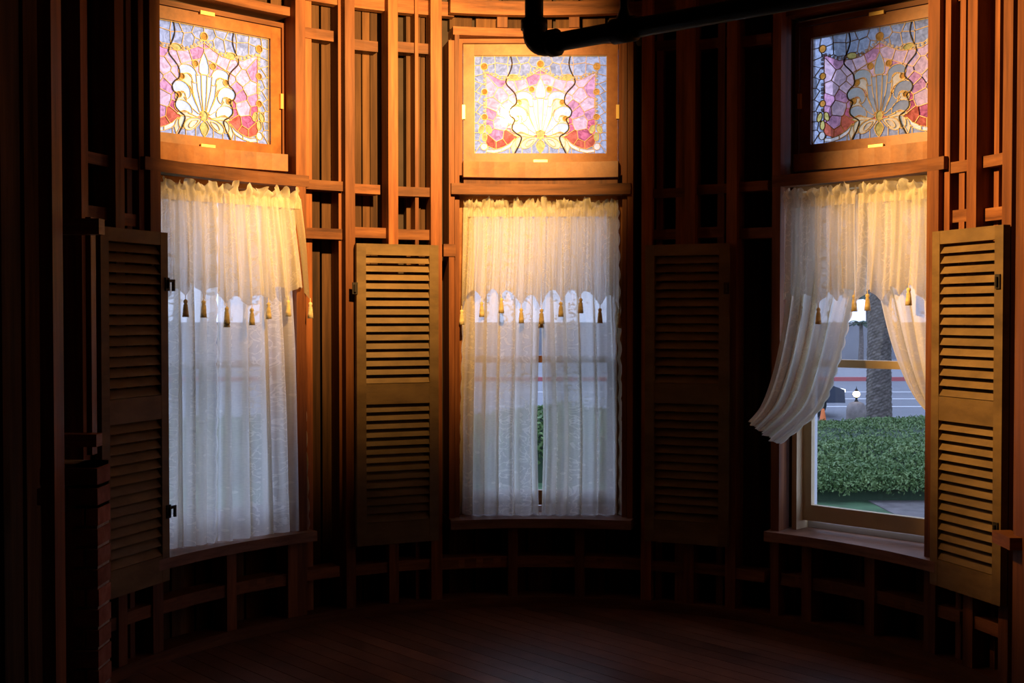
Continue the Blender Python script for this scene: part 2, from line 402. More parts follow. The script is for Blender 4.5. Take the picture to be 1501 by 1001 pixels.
# brick hearth beside the turret
hearth = empty('brick_hearth', (-1.5, 4.25, 0))
tag(hearth, 'crumbling red brick hearth corner with pale mortar below the framed opening', 'hearth')
HO = Vector((-1.5, 4.25, 0))
core = MB()
core.box(-0.028, 0.048, -0.085, 0.035, 0, 0.93); core.box(-0.15, 0.048, -0.085, 0.035, 0.76, 0.93)
core.build('mortar', M['mortar'], hearth)
brick_me = {}
def brick(x0, x1, z, jy):
    mb = MB(); mb.box(x0, x1, -0.1 + jy, 0.03, z, z + 0.058); mb.build('brick', M['brick'], hearth)
for c in range(13):
    z = 0.004 + c * 0.0712
    off = 0.0 if c % 2 else 0.5
    if z < 0.74:
        if c % 2: brick(-0.035, 0.055, z, random.uniform(-.006, .006))
        else: brick(-0.035, 0.004, z, random.uniform(-.006, .006)); brick(0.014, 0.055, z, random.uniform(-.006, .006))
    else:
        x = 0.055
        first = True
        while x > -0.15:
            wd = 0.1 if first and c % 2 else 0.2
            brick(max(x - wd, -0.155), x, z, random.uniform(-.006, .006)); x -= wd + 0.011; first = False

# ------------------------------------------------------------------ lower sash windows
for k, w in enumerate(WIN):
    o = tag(empty('window_%d' % (k + 1), pol(w, 1.945 if k == 1 else 1.965, 0.445), -WROT[k]), kind='structure')
    cm = M['cream'] if k == 2 else M['sash']
    H = 1.60; hw_ = 0.405
    def fr(name, x0, x1, y0, y1, z0, z1, mt=cm): return MB().box(x0, x1, y0, y1, z0, z1).build(name, mt, o)
    fr('side_casing', -hw_ - 0.005, -hw_ + 0.02, -0.075, 0.03, 0, H + 0.0); fr('side_casing', hw_ - 0.02, hw_ + 0.005, -0.075, 0.03, 0, H)
    fr('head_casing', -hw_ - 0.005, hw_ + 0.005, -0.075, 0.03, H - 0.02, H + 0.008)
    y = 0.0
    for nm, z0, z1, yy, bot in (('lower_sash', 0.04, 0.80, -0.02, 0.075), ('upper_sash', 0.765, H - 0.02, 0.012, 0.035)):
        s = MB(); a = hw_ - 0.02; st = 0.045
        s.box(-a, -a + st, yy, yy + 0.03, z0, z1); s.box(a - st, a, yy, yy + 0.03, z0, z1)
        s.box(-a + st, a - st, yy, yy + 0.03, z0, z0 + bot); s.box(-a + st, a - st, yy, yy + 0.03, z1 - 0.035, z1)
        so = s.build(nm, cm, o)
        MB().box(-a + st, a - st, yy + 0.012, yy + 0.016, z0 + bot, z1 - 0.035).build('pane', M['pane'], so)
    fr('outer_stop', -hw_ + 0.02, -hw_ + 0.05, 0.03, 0.06, 0.03, H, M['whitepaint']); fr('outer_stop', hw_ - 0.05, hw_ - 0.02, 0.03, 0.06, 0.03, H, M['whitepaint'])
    fr('outer_sill', -hw_, hw_, 0.03, 0.12, -0.02, 0.03, M['whitepaint'])

# ------------------------------------------------------------------ stained glass windows
S = 0.665 / 865.0
def D(x, y): return ((x - 560) * S, (800 - y) * S)      # drawing units -> metres, origin bottom centre of the glass
GW, GH = 0.665, 0.490
def smooth_poly(P, n=4):
    out = []; m = len(P)
    for i in range(m):
        p0, p1, p2, p3 = P[i - 1], P[i], P[(i + 1) % m], P[(i + 2) % m]
        for j in range(n):
            f = j / n
            out.append(tuple(0.5 * (2 * b + (c - a) * f + (2 * a - 5 * b + 4 * c - d) * f * f + (3 * b - a - 3 * c + d) * f ** 3) for a, b, c, d in zip(p0, p1, p2, p3)))
    return out
def ell(x, y, rx, ry, a=0, n=14):
    return [(x + rx * cos(t) * cos(a) - ry * sin(t) * sin(a), y + rx * cos(t) * sin(a) + ry * sin(t) * cos(a)) for t in [2 * PI * k / n for k in range(n)]]
pieces = []      # (priority, name, material, polygon in drawing units)
def piece(pr, name, mat, P, mirror=True, sm=0):
    if sm: P = smooth_poly(P, sm)
    pieces.append((pr, name, mat, P))
    if mirror: pieces.append((pr, name, mat, [(1120 - x, y) for x, y in P][::-1]))
piece(9, 'finial_bevel', 'clear', [(560, 305), (578, 340), (592, 385), (592, 425), (580, 436), (540, 436), (528, 425), (528, 385), (542, 340)], False)
piece(8, 'stem_bevel', 'clear', [(541, 438), (579, 438), (574, 560), (566, 655), (554, 655), (546, 560)], False)
piece(8, 'petal_bevel', 'clear', [(580, 440), (600, 445), (612, 440), (602, 530), (572, 652), (567, 650), (576, 560)])
piece(8, 'lobe_bevel', 'clear', [(600, 482), (606, 440), (622, 412), (652, 394), (690, 394), (716, 408), (724, 432), (716, 452), (692, 446), (664, 440), (642, 452), (630, 492)], True, 2)
piece(7, 'lobe_stem', 'clear', [(602, 470), (640, 482), (630, 560), (592, 652), (573, 652), (598, 545)])
piece(8, 'lobe_bevel', 'clear', [(648, 568), (652, 530), (672, 504), (706, 490), (744, 498), (764, 520), (762, 546), (738, 558), (706, 548), (684, 556), (672, 592)], True, 2)
piece(7, 'lobe_stem', 'clear', [(640, 548), (688, 580), (654, 628), (598, 666), (584, 656), (616, 604)])
piece(8, 'lobe_bevel', 'clear', [(640, 640), (660, 614), (694, 600), (730, 604), (750, 626), (744, 654), (720, 666), (690, 656), (662, 664), (640, 672)], True, 2)
piece(7, 'lobe_stem', 'clear', [(640, 618), (662, 670), (606, 684), (586, 674), (592, 662)])
piece(6, 'fan_filler', 'beige', [(630, 470), (665, 442), (715, 452), (722, 480), (690, 492), (650, 515), (610, 590)])
piece(6, 'fan_filler', 'beige', [(665, 600), (684, 556), (740, 556), (745, 590), (735, 606), (690, 600), (640, 640), (600, 660)])
piece(6, 'fan_filler', 'cream', [(585, 676), (660, 664), (720, 666), (735, 680), (690, 690), (620, 690)])
piece(9, 'heart_jewel', 'olive', ell(560, 675, 22, 30), False)
piece(9, 'drop_leaf', 'olive', [(560, 704), (580, 722), (590, 745), (578, 775), (560, 798), (542, 775), (530, 745), (540, 722)], False)
piece(8, 'base_petal', 'cream', [(578, 695), (620, 690), (664, 706), (690, 735), (682, 762), (656, 766), (622, 750), (594, 722)], True, 2)
piece(9, 'petal_eye', 'beige', [(600, 703), (640, 712), (660, 742), (645, 752), (615, 730)], True, 2)
piece(8, 'base_petal', 'cream', [(640, 690), (700, 688), (722, 714), (720, 750), (694, 762), (690, 732), (666, 704)], True, 2)
piece(8, 'side_leaf', 'cream', [(708, 692), (738, 720), (752, 756), (738, 797), (718, 760), (706, 725)], True)
piece(8, 'scroll_band', 'white', [(728, 700), (765, 735), (815, 762), (815, 785), (765, 762), (738, 735)])
piece(8, 'scroll_band', 'white', [(815, 762), (865, 772), (912, 768), (915, 788), (865, 795), (815, 785)])
piece(9, 'scroll_end', 'white', ell(929, 752, 22, 24))
for (x, y, r) in ((617, 380, 19), (702, 464, 18), (722, 570, 18), (928, 232, 23), (926, 396, 20), (926, 560, 20)):
    piece(10, 'amber_jewel', 'amber', ell(x, y, r, r))
piece(10, 'amber_jewel', 'amber', ell(560, 216, 24, 24), False)
piece(9, 'olive_oval', 'olive', ell(735, 302, 33, 19, -0.15))
for (x, y, a) in ((898, 640, 0.35), (946, 640, -0.35), (926, 690, 0)): piece(9, 'olive_oval', 'olive', ell(x, y, 17, 29, a))
# cells: blue border above, rose fan inside, red flames below
inner = [(203, 268), (300, 318), (383, 322), (440, 315), (505, 285), (560, 252), (615, 285), (680, 315), (737, 322), (820, 318), (917, 268), (917, 745), (850, 772), (760, 740), (700, 700), (420, 700), (360, 740), (270, 772), (203, 745)]
def voronoi(seeds, box):
    out = []
    for i, s in enumerate(seeds):
        P = [Vector(p) for p in ((box[0], box[1]), (box[2], box[1]), (box[2], box[3]), (box[0], box[3]))]
        for j, t in enumerate(seeds):
            if i == j: continue
            n = Vector((t[0] - s[0], t[1] - s[1])); d = (n.x * (t[0] + s[0]) + n.y * (t[1] + s[1])) / 2
            P = clip(P, n, d)
            if len(P) < 3: break
        out.append([tuple(p) for p in P])
    return out
rnd = random.Random(3)
BOX = (122, 160, 998, 804)
os_ = []
for x in range(155, 560, 74):
    for y in range(185, 360, 72): os_.append((x + rnd.uniform(-22, 22), y + rnd.uniform(-20, 20)))
for y in range(370, 800, 62):
    for x in (140, 176): os_.append((x + rnd.uniform(-6, 6), y + rnd.uniform(-14, 14) + (20 if x > 150 else 0)))
for x in range(250, 560, 72): os_.append((x + rnd.uniform(-12, 12), 788))
os_ += [(1120 - x, y) for x, y in os_]
for P in voronoi(os_, BOX):
    if len(P) > 2: pieces.append((1, 'border_glass', 'blue', P))
is_ = []
for ring, (rad, cnt) in enumerate(((165, 6), (262, 6), (350, 7), (430, 6))):
    for k in range(cnt):
        a = R(4 + (92 - 4) * (k + (0.5 if ring % 2 else 0.15)) / cnt) + rnd.uniform(-0.04, 0.04)
        is_.append((560 + rad * 1.02 * cos(a), 655 - rad * 0.98 * sin(a) + rnd.uniform(-8, 8)))
for (x, y) in ((770, 700), (820, 735), (880, 735), (840, 690)): is_.append((x, y))
is_ += [(1120 - x, y) for x, y in is_]
def fan_col(P):
    cx = sum(p[0] for p in P) / len(P); cy = sum(p[1] for p in P) / len(P); h = rnd.random()
    if cy > 705: return 'red'
    if cy > 615: return 'rose' if h < 0.75 else 'mauve'
    if cy > 480: return 'mauve' if h < 0.6 else ('rose' if h < 0.72 else 'palepink')
    return 'palepink' if h < 0.7 else 'mauve'
for P in voronoi(is_, BOX):
    if len(P) > 2: pieces.append((2, 'fan_glass', fan_col(P), P))
REGION = inner
def inside(pt, P):
    x, y = pt; c = False; j = len(P) - 1
    for i in range(len(P)):
        xi, yi = P[i]; xj, yj = P[j]
        if (yi > y) != (yj > y) and x < (xj - xi) * (y - yi) / (yj - yi) + xi: c = not c
        j = i
    return c
verts = []; cons = []
def addloop(P):
    o = len(verts); verts.extend(Vector(p) for p in P); cons.extend((o + i, o + (i + 1) % len(P)) for i in range(len(P)))
rect = [(128, 163), (992, 163), (992, 800), (128, 800)]
addloop(rect); addloop(REGION)
for pr, nm, mt, P in pieces: addloop([(min(max(x, 128), 992), min(max(y, 163), 800)) for x, y in P])
cv, ce, cf, _, _, _ = delaunay_2d_cdt(verts, cons, [], 0, 1e-4, False)
bbs = [(min(p[0] for p in q[3]), max(p[0] for p in q[3]), min(p[1] for p in q[3]), max(p[1] for p in q[3])) for q in pieces]
owner = []
for f in cf:
    c = (cv[f[0]] + cv[f[1]] + cv[f[2]]) / 3; best = -1; bp_ = -1
    inn = inside(c, REGION)
    for i, (pr, nm, mt, P) in enumerate(pieces):
        b = bbs[i]
        if pr <= bp_ or not (b[0] <= c.x <= b[1] and b[2] <= c.y <= b[3]): continue
        if (pr == 2 and not inn) or (pr == 1 and inn): continue
        if inside(c, P): best = i; bp_ = pr
    owner.append(best if 128 <= c.x <= 992 and 163 <= c.y <= 800 else -1)
# split every owner into connected groups
emap = {}
for fi, f in enumerate(cf):
    for k in range(3):
        e = tuple(sorted((f[k], f[(k + 1) % 3]))); emap.setdefault(e, []).append(fi)
comp = [-1] * len(cf); nc = 0
for fi in range(len(cf)):
    if comp[fi] >= 0 or owner[fi] < 0: continue
    st = [fi]; comp[fi] = nc
    while st:
        a = st.pop()
        for k in range(3):
            for b in emap[tuple(sorted((cf[a][k], cf[a][(k + 1) % 3])))]:
                if comp[b] < 0 and owner[b] == owner[a]: comp[b] = nc; st.append(b)
    nc += 1
groups = {}
for fi, c in enumerate(comp):
    if c >= 0: groups.setdefault(c, []).append(fi)
def area(fl): return sum(abs((cv[cf[i][1]] - cv[cf[i][0]]).cross(cv[cf[i][2]] - cv[cf[i][0]])) / 2 for i in fl)
GLASS = []       # (name, mesh)
DOME = ('amber_jewel', 'heart_jewel', 'olive_oval', 'scroll_end')
for c, fl in groups.items():
    if area(fl) < 25: continue
    pr, nm, mt, P = pieces[owner[fl[0]]]
    bm = bmesh.new(); vm = {}
    for fi in fl:
        vs = []
        for vi in cf[fi]:
            if vi not in vm: x, z = D(*cv[vi]); vm[vi] = bm.verts.new((x, 0, z))
            vs.append(vm[vi])
        try: bm.faces.new(vs)
        except ValueError: pass
    bmesh.ops.dissolve_limit(bm, angle_limit=0.02, verts=bm.verts, edges=bm.edges)
    bmesh.ops.recalc_face_normals(bm, faces=bm.faces)
    for f in bm.faces:
        if f.normal.y > 0: f.normal_flip()
    if pr >= 7:
        dep = 0.004
        bmesh.ops.inset_region(bm, faces=list(bm.faces), thickness=0.0035 if nm in DOME else 0.005, depth=dep, use_even_offset=True)
    me = bpy.data.meshes.new(nm); bm.to_mesh(me); bm.free(); me.materials.append(G[mt])
    GLASS.append((nm, me))
came = MB(); hwid = 0.0013
for e, fl in emap.items():
    cs = set(comp[i] for i in fl)
    if len(cs) < 2 and not (len(fl) == 1): continue
    if cs == {-1}: continue
    a = Vector(D(*cv[e[0]])); b = Vector(D(*cv[e[1]])); d = b - a
    if d.length < 1e-5: continue
    d.normalize(); n = Vector((-d.y, d.x)) * hwid; a = a - d * 0.0008; b = b + d * 0.0008
    Pq = [a - n, b - n, b + n, a + n]
    came.add([(p.x, -0.0052, p.y) for p in Pq] + [(p.x, 0.002, p.y) for p in Pq], [(0, 1, 2, 3), (7, 6, 5, 4), (0, 4, 5, 1), (1, 5, 6, 2), (2, 6, 7, 3), (3, 7, 4, 0)])
CAME = came.mesh('lead_came', M['came'])
jm = MB()
JL = [(366, 165), (374, 215), (362, 262), (336, 318), (340, 350), (376, 388), (398, 420), (402, 470), (372, 498), (356, 525), (366, 556), (392, 575), (378, 610), (376, 640), (398, 665), (434, 690), (428, 725), (412, 760), (392, 798)]
for mir in (0, 1):
    q = [catmull(JL, t / 60) for t in range(61)]
    q = [D(1120 - x if mir else x, y) for x, y in q]
    jm.tube([(x, -0.004, z) for x, z in q], 0.0036, 6)
JOINT = jm.mesh('panel_joint', M['gap'])
bd = MB(); chain = []
for i in range(14):
    y = 272 + i * 25
    if y < 600 and all(abs(y - q) > 26 for q in (396, 560)): chain.append((926, y))
BL = [(905, 272), (860, 288), (815, 306), (775, 306)]; BL2 = [(694, 306), (650, 290), (612, 270), (582, 246)]
for L_ in (BL, BL2):
    for i in range(6): chain.append(catmull(L_, i / 5))
sph = [(0.0005, -1), (0.6, -0.8), (0.95, -0.3), (0.95, 0.3), (0.6, 0.8), (0.0005, 1)]
for (x, y) in chain:
    for mx in (x, 1120 - x):
        px, pz = D(mx, y); r = 0.0085
        vs = []; n = 8
        for (rr, h) in sph:
            for k in range(n): vs.append((px + r * rr * cos(2 * PI * k / n), -0.004 + r * 0.7 * h, pz + r * rr * sin(2 * PI * k / n)))
        bd.add(vs, [(i * n + k, i * n + (k + 1) % n, (i + 1) * n + (k + 1) % n, (i + 1) * n + k) for i in range(len(sph) - 1) for k in range(n)])
BEADS = bd.mesh('glass_beads', G['bead'], True)
def arcloc(mb, w, r_org, z_org, t0, t1, r0, r1, z0, z1):
    """curved board of the turret expressed in the local frame of the window"""
    n = 10; vs = []; fs = []
    for i in range(n + 1):
        t = t0 + (t1 - t0) * i / n
        for (r, z) in ((r0, z0), (r1, z0), (r1, z1), (r0, z1)): vs.append((r * sin(t), r * cos(t) - r_org, z - z_org))
    for i in range(n):
        for k in range(4): fs.append((i * 4 + k, i * 4 + (k + 1) % 4, i * 4 + 4 + (k + 1) % 4, i * 4 + 4 + k))
    fs += [(3, 2, 1, 0), (n * 4, n * 4 + 1, n * 4 + 2, n * 4 + 3)]
    return mb.add(vs, fs)
GZ = 2.262
LAB = ['stained glass window with white palmette in amber wood frame above the lace curtain beside the brick hearth',
       'brightly lit stained glass window with white palmette between the two dark shutters, behind the black pipe',
       'dim stained glass window with blue-grey palmette above the tied-back lace curtains']
def make_glass_window():
    o = empty('stained_glass_window', (0, 0, 0))
    x0, x1 = -GW / 2, GW / 2; z0 = 0.13; z1 = z0 + GH; rw = 0.055
    def bx(name, a, b, c, d, e, f, mt=M['sash']): return MB().box(a, b, c, d, e, f).build(name, mt, o)
    bx('stile', x0 - rw, x0, -0.022, 0.018, z0 - 0.045, z1 + rw); bx('stile', x1, x1 + rw, -0.022, 0.018, z0 - 0.045, z1 + rw)
    bx('top_rail', x0, x1, -0.022, 0.018, z1, z1 + rw); bx('bottom_rail', x0, x1, -0.022, 0.018, z0 - 0.045, z0)
    # casing round the sash
    bx('casing', x0 - rw - 0.024, x0 - rw - 0.003, -0.03, 0.05, z0 - 0.11, z1 + rw + 0.025, M['stud']); bx('casing', x1 + rw + 0.003, x1 + rw + 0.024, -0.03, 0.05, z0 - 0.11, z1 + rw + 0.025, M['stud'])
    bx('casing', x0 - rw - 0.003, x1 + rw + 0.003, -0.03, 0.05, z1 + rw + 0.003, z1 + rw + 0.025, M['rail'])
    ap = MB(); a = math.asin((GW / 2 + rw - 0.001) / 1.87); arcloc(ap, 0, 1.90, 0, -a, a, 1.855, 1.90, z0 - 0.125, z0 - 0.047); ap.build('apron', M['sash'], o)
    lw = MB(); a2 = a * 0.985; arcloc(lw, 0, 1.90, 0, -a2, a2, 1.885, 1.975, z0 - 0.165, z0 - 0.127); lw.build('sill', M['stud'], o)
    for (a_, b_, c_, d_) in ((x0 - rw - 0.005, x0 - rw + 0.010, 0.30, 0.37), (x1 + rw - 0.010, x1 + rw + 0.005, 0.30, 0.37), (-0.035, 0.035, z0 - 0.049, z0 - 0.034), (-0.035, 0.035, z1 + rw - 0.008, z1 + rw + 0.008)):
        bx('brass_clip', a_, b_, -0.037, -0.0225, c_, d_, M['brass'])
    for nm, me in GLASS: link(nm, me, o, (0, 0, z0))
    link('lead_came', CAME, o, (0, 0, z0)); link('panel_joint', JOINT, o, (0, 0, z0))
    tag(link('glass_beads', BEADS, o, (0, 0, z0)), kind='stuff')
    return o
gw = make_glass_window()
for k, w in enumerate(WIN):
    o = gw if k == 0 else copy_tree(gw)
    o.location = pol(w, 1.90 if k == 1 else 1.935, GZ - 0.13 + WDZ[k]); o.rotation_euler = (0, 0, -WROT[k])
    tag(o, LAB[k], 'window', 'stained glass windows round the turret')

# ------------------------------------------------------------------ shutters
def make_shutter():
    o = empty('louvered_shutter'); WD, HT, st, th = 0.41, 1.44, 0.046, 0.032
    def bx(name, a, b, c, d, e, f, mt=M['shutter']): return MB().box(a, b, c, d, e, f).build(name, mt, o)
    bx('stile', -WD / 2, -WD / 2 + st, 0, th, 0, HT); bx('stile', WD / 2 - st, WD / 2, 0, th, 0, HT)
    zb, zm0, zm1, zt = 0.108, 0.675, 0.772, HT - 0.053
    xi = WD / 2 - st
    bx('bottom_rail', -xi, xi, 0.001, th - 0.001, 0, zb); bx('middle_rail', -xi, xi, 0.001, th - 0.001, zm0, zm1); bx('top_rail', -xi, xi, 0.001, th - 0.001, zt, HT)
    sl = None
    for z0, z1, n in ((zb, zm0, 14), (zm1, zt, 15)):
        p = (z1 - z0) / n
        for i in range(n):
            z = z0 + (i + 0.5) * p
            if sl is None:
                h = 0.0175; t = 0.003
                sl = MB().hexa([(-xi, 0.003, -h), (xi, 0.003, -h), (xi, 0.003 + 2 * t, -h), (-xi, 0.003 + 2 * t, -h), (-xi, 0.022, h - 2 * t), (xi, 0.022, h - 2 * t), (xi, 0.028, h), (-xi, 0.028, h)]).mesh('slat', M['shutter'])
            s = link('slat', sl, o, (0, 0, z)); s.rotation_euler = (R(random.uniform(-3, 3)), 0, R(random.uniform(-0.25, 0.25)))
    return o
sh = make_shutter()
def chord(p0, p1, r): return (th_px(p0, r) + th_px(p1, r)) / 2
SHL = [(147, 245, 'dull brown louvered shutter beside the brick hearth, iron latch on its edge', 1),
       (520, 645, 'olive brown louvered shutter standing between the first and middle windows', -1),
       (947, 1067, 'nearly black louvered shutter standing between the middle window and the tied-back curtains', 1),
       (1366, 1472, 'warmly lit tan louvered shutter beside the window that looks out on the hedge', -1)]
SHO = [sh] + [copy_tree(sh) for _ in range(3)]
for k, (a, b, lab, hs) in enumerate(SHL):
    o = SHO[k]
    t = chord(a, b, 1.755); o.location = pol(t, 1.738, 0.350); o.rotation_euler = (0, 0, -t); tag(o, lab, 'shutter', 'louvered shutters round the turret')
    side = 1 if k in (0, 1) else -1
    for z in (1.20, 0.26) if k in (0, 3) else (1.20,):
        hx = 0.205 * side if k == 0 else (-0.205 * side if k in (1, 2) else 0.19)
        hd = MB(); hd.box(hx - 0.022, hx + 0.004, -0.006, 0.0, z, z + 0.055)
        if k == 0: hd.box(hx - 0.002, hx + 0.035, -0.010, -0.002, z + 0.036, z + 0.048); hd.box(hx + 0.022, hx + 0.032, -0.012, -0.002, z + 0.0, z + 0.04)
        hd.tube([(hx - 0.01, -0.01, z + 0.01), (hx - 0.01, -0.01, z + 0.045)], 0.006, 8)
        hd.build('latch' if k == 0 else 'hinge', M['rust'], o)

# ------------------------------------------------------------------ lace curtains
def tassel_mesh():
    mb = MB(); mb.lathe([(0.0015, 0.0), (0.0015, -0.018), (0.008, -0.022), (0.0095, -0.030), (0.006, -0.037), (0.009, -0.042), (0.0125, -0.075), (0.014, -0.094), (0.004, -0.094)], n=12)
    return mb.mesh('tassel', M['tassel'], True)
TASSEL = tassel_mesh()
def grid_mesh(name, fn, nu, nv, mat, width, parent):
    vs = []; uvs = []
    for j in range(nv + 1):
        for i in range(nu + 1):
            p = fn(i / nu, j / nv); vs.append(p); uvs.append((i / nu * width, p[2]))
    fs = [(j * (nu + 1) + i, j * (nu + 1) + i + 1, (j + 1) * (nu + 1) + i + 1, (j + 1) * (nu + 1) + i) for j in range(nv) for i in range(nu)]
    me = bpy.data.meshes.new(name); me.from_pydata(vs, [], fs); ul = me.uv_layers.new(name='UVMap')
    for l in me.loops: ul.data[l.index].uv = uvs[l.vertex_index]
    for p in me.polygons: p.use_smooth = True
    me.materials.append(mat); return link(name, me, parent)
def folds(u, v, k, ph, amp):
    uu = u + 0.035 * sin(5.3 * u + ph * 2) + 0.012 * sin(3 * v + ph)
    return amp * (sin(2 * PI * k * uu + ph + 0.5 * sin(1.7 * v + ph)) + 0.45 * sin(2 * PI * k * 2.3 * uu + 1.3 * ph + v) + 0.25 * sin(2 * PI * k * 4.1 * uu + ph * 3))
def make_curtain(w, r, eL, eR, outer, lab, seed, k=5.5, hem=None, valance_bottom=1.56, scal=4, tassels=None, amp=(0.011, 0.026), val=None, cloth='lace'):
    """eL, eR: lists of local (x, z) down the two side edges; outer: -1/1 which edge carries the scalloped lace border"""
    base = pol(w, r, 0.0); o = empty('lace_curtain', base, -WROT[WIN.index(w)]); rr = random.Random(seed); ph = rr.uniform(0, 6)
    tag(o, lab, 'curtain', 'lace curtains on the turret windows')
    wid = 0.62
    def P(u, v):
        a = catmull(eL, v); b = catmull(eR, v)
        sc = 0.010 * abs(sin(PI * 17 * v)) * (1 if v > 0.0 else 0)
        x = a[0] + (b[0] - a[0]) * u; z = a[1] + (b[1] - a[1]) * u
        if outer < 0: x -= sc * max(0, 1 - u * 12)
        else: x += sc * max(0, 1 - (1 - u) * 12)
        uu = u + 0.035 * sin(5.3 * u + ph * 2) + 0.012 * sin(3 * v + ph)
        x += 0.025 * min(1, 0.35 + v * 1.3) * abs(b[0] - a[0]) / 0.4 * cos(2 * PI * k * uu + ph + 0.5 * sin(1.7 * v + ph) + 0.6) * min(1, u * 9, (1 - u) * 9)
        return [x, a[2] + (b[2] - a[2]) * u + folds(u, v, k, ph, amp[0] + (amp[1] - amp[0]) * min(1, v * 1.6)), z]
    if outer < 0: fn = P
    else: fn = lambda u, v: P(1 - u, v)          # u = 0 on the outer edge so that the border sits there
    grid_mesh('panel', fn, 130, 110, M[cloth], wid, o)
    vL, vR = val or ((eL[0][0], eL[0][0] - 0.006), (eR[0][0], eR[0][0] + 0.006)); zt = eL[0][1]; ztR = eR[0][1]
    ts = [i / scal for i in range(scal + 1)]
    def bottom(u):
        f = ((u + 0.03 * sin(9 * u + ph) * sin(PI * u)) * scal) % 1.0
        return valance_bottom - 0.055 * (1 - sin(PI * f)) ** 1.1 - 0.022 * sin(5 * u + ph) - 0.008 * sin(17 * u + ph)
    def V(u, v):
        xl = vL[0] + (vL[1] - vL[0]) * v; xr = vR[0] + (vR[1] - vR[0]) * v
        z1 = zt + (ztR - zt) * u; z = z1 + (bottom(u) - z1) * v
        return [xl + (xr - xl) * u, -0.044 - 0.008 * v + folds(u, v, k * 1.15, ph + 1.5, 0.009 + 0.012 * v), z]
    va = grid_mesh('valance', V, 130, 40, M['valance'], 0.62, o)
    def Rf(u, v):
        z = zt + (ztR - zt) * u
        j = noise.noise(Vector((u * 11, seed, 0))) * 0.040 + noise.noise(Vector((u * 31, seed, 4))) * 0.022
        return [vL[0] + (vR[0] - vL[0]) * u + 0.012 * v * noise.noise(Vector((u * 25, v, seed))), -0.046 + 0.022 * v * noise.noise(Vector((u * 17, v * 2, seed + 9))) * 3 + 0.007 * sin(2 * PI * 12 * u), z - 0.045 + v * (0.082 + j)]
    grid_mesh('ruffle_heading', Rf, 140, 8, M['ruffle'], 0.7, o)
    for u in (tassels or [t for t in ts]):
        p = V(u, 1.0); link('tassel', TASSEL, va, (p[0], p[1] - 0.004, p[2] + 0.004)).rotation_euler = (0, 0, rr.uniform(0, 6))
    return o
RC = 1.865
ZT, ZB = 1.985, 0.449
def straight(x0, x1, b0, b1): return [(x0, ZT, 0), (x0 + (b0 - x0) * 0.25, 1.55, 0), (x0 + (b0 - x0) * 0.7, 1.0, 0), (b0, ZB, 0)], [(x1, ZT, 0), (x1 + (b1 - x1) * 0.25, 1.55, 0), (x1 + (b1 - x1) * 0.7, 1.0, 0), (b1, ZB, 0)]
RO = 1.83
# middle window: two hanging panels with a narrow gap between them
eL, eR = straight(-0.385, 0.006, -0.415, -0.014); eR = [(0.008, ZT, 0), (0.006, 1.75, 0), (-0.002, 1.5, 0), (-0.012, 1.15, 0), (-0.016, 0.85, 0), (-0.008, ZB, 0)]; make_curtain(WIN[1], RC, eL, eR, -1, 'hanging lace curtain on the middle window, the panel nearer the olive brown shutter', 11, val=((-0.385, -0.392), (0.004, 0.002)))
eL, eR = straight(0.0, 0.385, 0.012, 0.408); eL = [(-0.004, ZT, 0.012), (0.0, 1.75, 0.012), (0.004, 1.5, 0.01), (0.010, 1.15, 0), (0.016, 0.85, 0), (0.006, ZB, 0)]; make_curtain(WIN[1], RC, eL, eR, 1, 'hanging lace curtain on the middle window, the panel nearer the nearly black shutter', 12, val=((0.0, 0.004), (0.385, 0.392)))
eL, eR = straight(-0.40, -0.01, -0.42, -0.035); make_curtain(WIN[0], RO, eL, eR, 1, 'hanging lace curtain half hidden by the shutter that has the iron latch', 13)
eL, eR = straight(0.0, 0.395, -0.025, 0.445); make_curtain(WIN[0], RO, eL, eR, 1, 'hanging lace curtain with a tassel dangling free at its edge, near the brick hearth window', 14, val=((0.0, 0.0), (0.395, 0.435)))
def pl(L): return [loc_px(x, y, WIN[2], RO, o) for x, y, o in L]
A_ = pl([(1157, 290, 0), (1157, 370, 0), (1152, 450, .05), (1138, 530, .13), (1118, 590, .21), (1097, 618, .27)]); B_ = pl([(1262, 284, 0), (1258, 390, 0), (1242, 468, .02), (1224, 540, .05), (1200, 600, .11), (1140, 652, .22)])
make_curtain(WIN[2], RO, [(A_[0][0], ZT, 0)] + A_[1:], [(B_[0][0], ZT, 0)] + B_[1:], 1, 'lace curtain swept aside and tucked behind the nearly black shutter', 15, k=4.5, amp=(0.010, 0.020), tassels=[0.25, 0.55, 0.95], cloth='lace_gathered')
A_ = pl([(1266, 284, 0), (1276, 380, 0), (1290, 450, 0), (1310, 520, 0), (1338, 580, 0), (1376, 622, 0)]); xr = 0.40
make_curtain(WIN[2], RO, [(A_[0][0], ZT, 0)] + A_[1:], [(xr, ZT, 0), (xr + 0.01, 1.7, 0), (xr + 0.02, 1.5, 0), (xr + 0.03, 1.25, 0), (xr + 0.035, 1.05, 0), (xr + 0.04, 0.98, 0)], 1, 'lace curtain swept aside behind the warmly lit tan shutter', 16, k=4.5, amp=(0.010, 0.018), tassels=[0.12, 0.6, 0.95], cloth='lace_gathered')

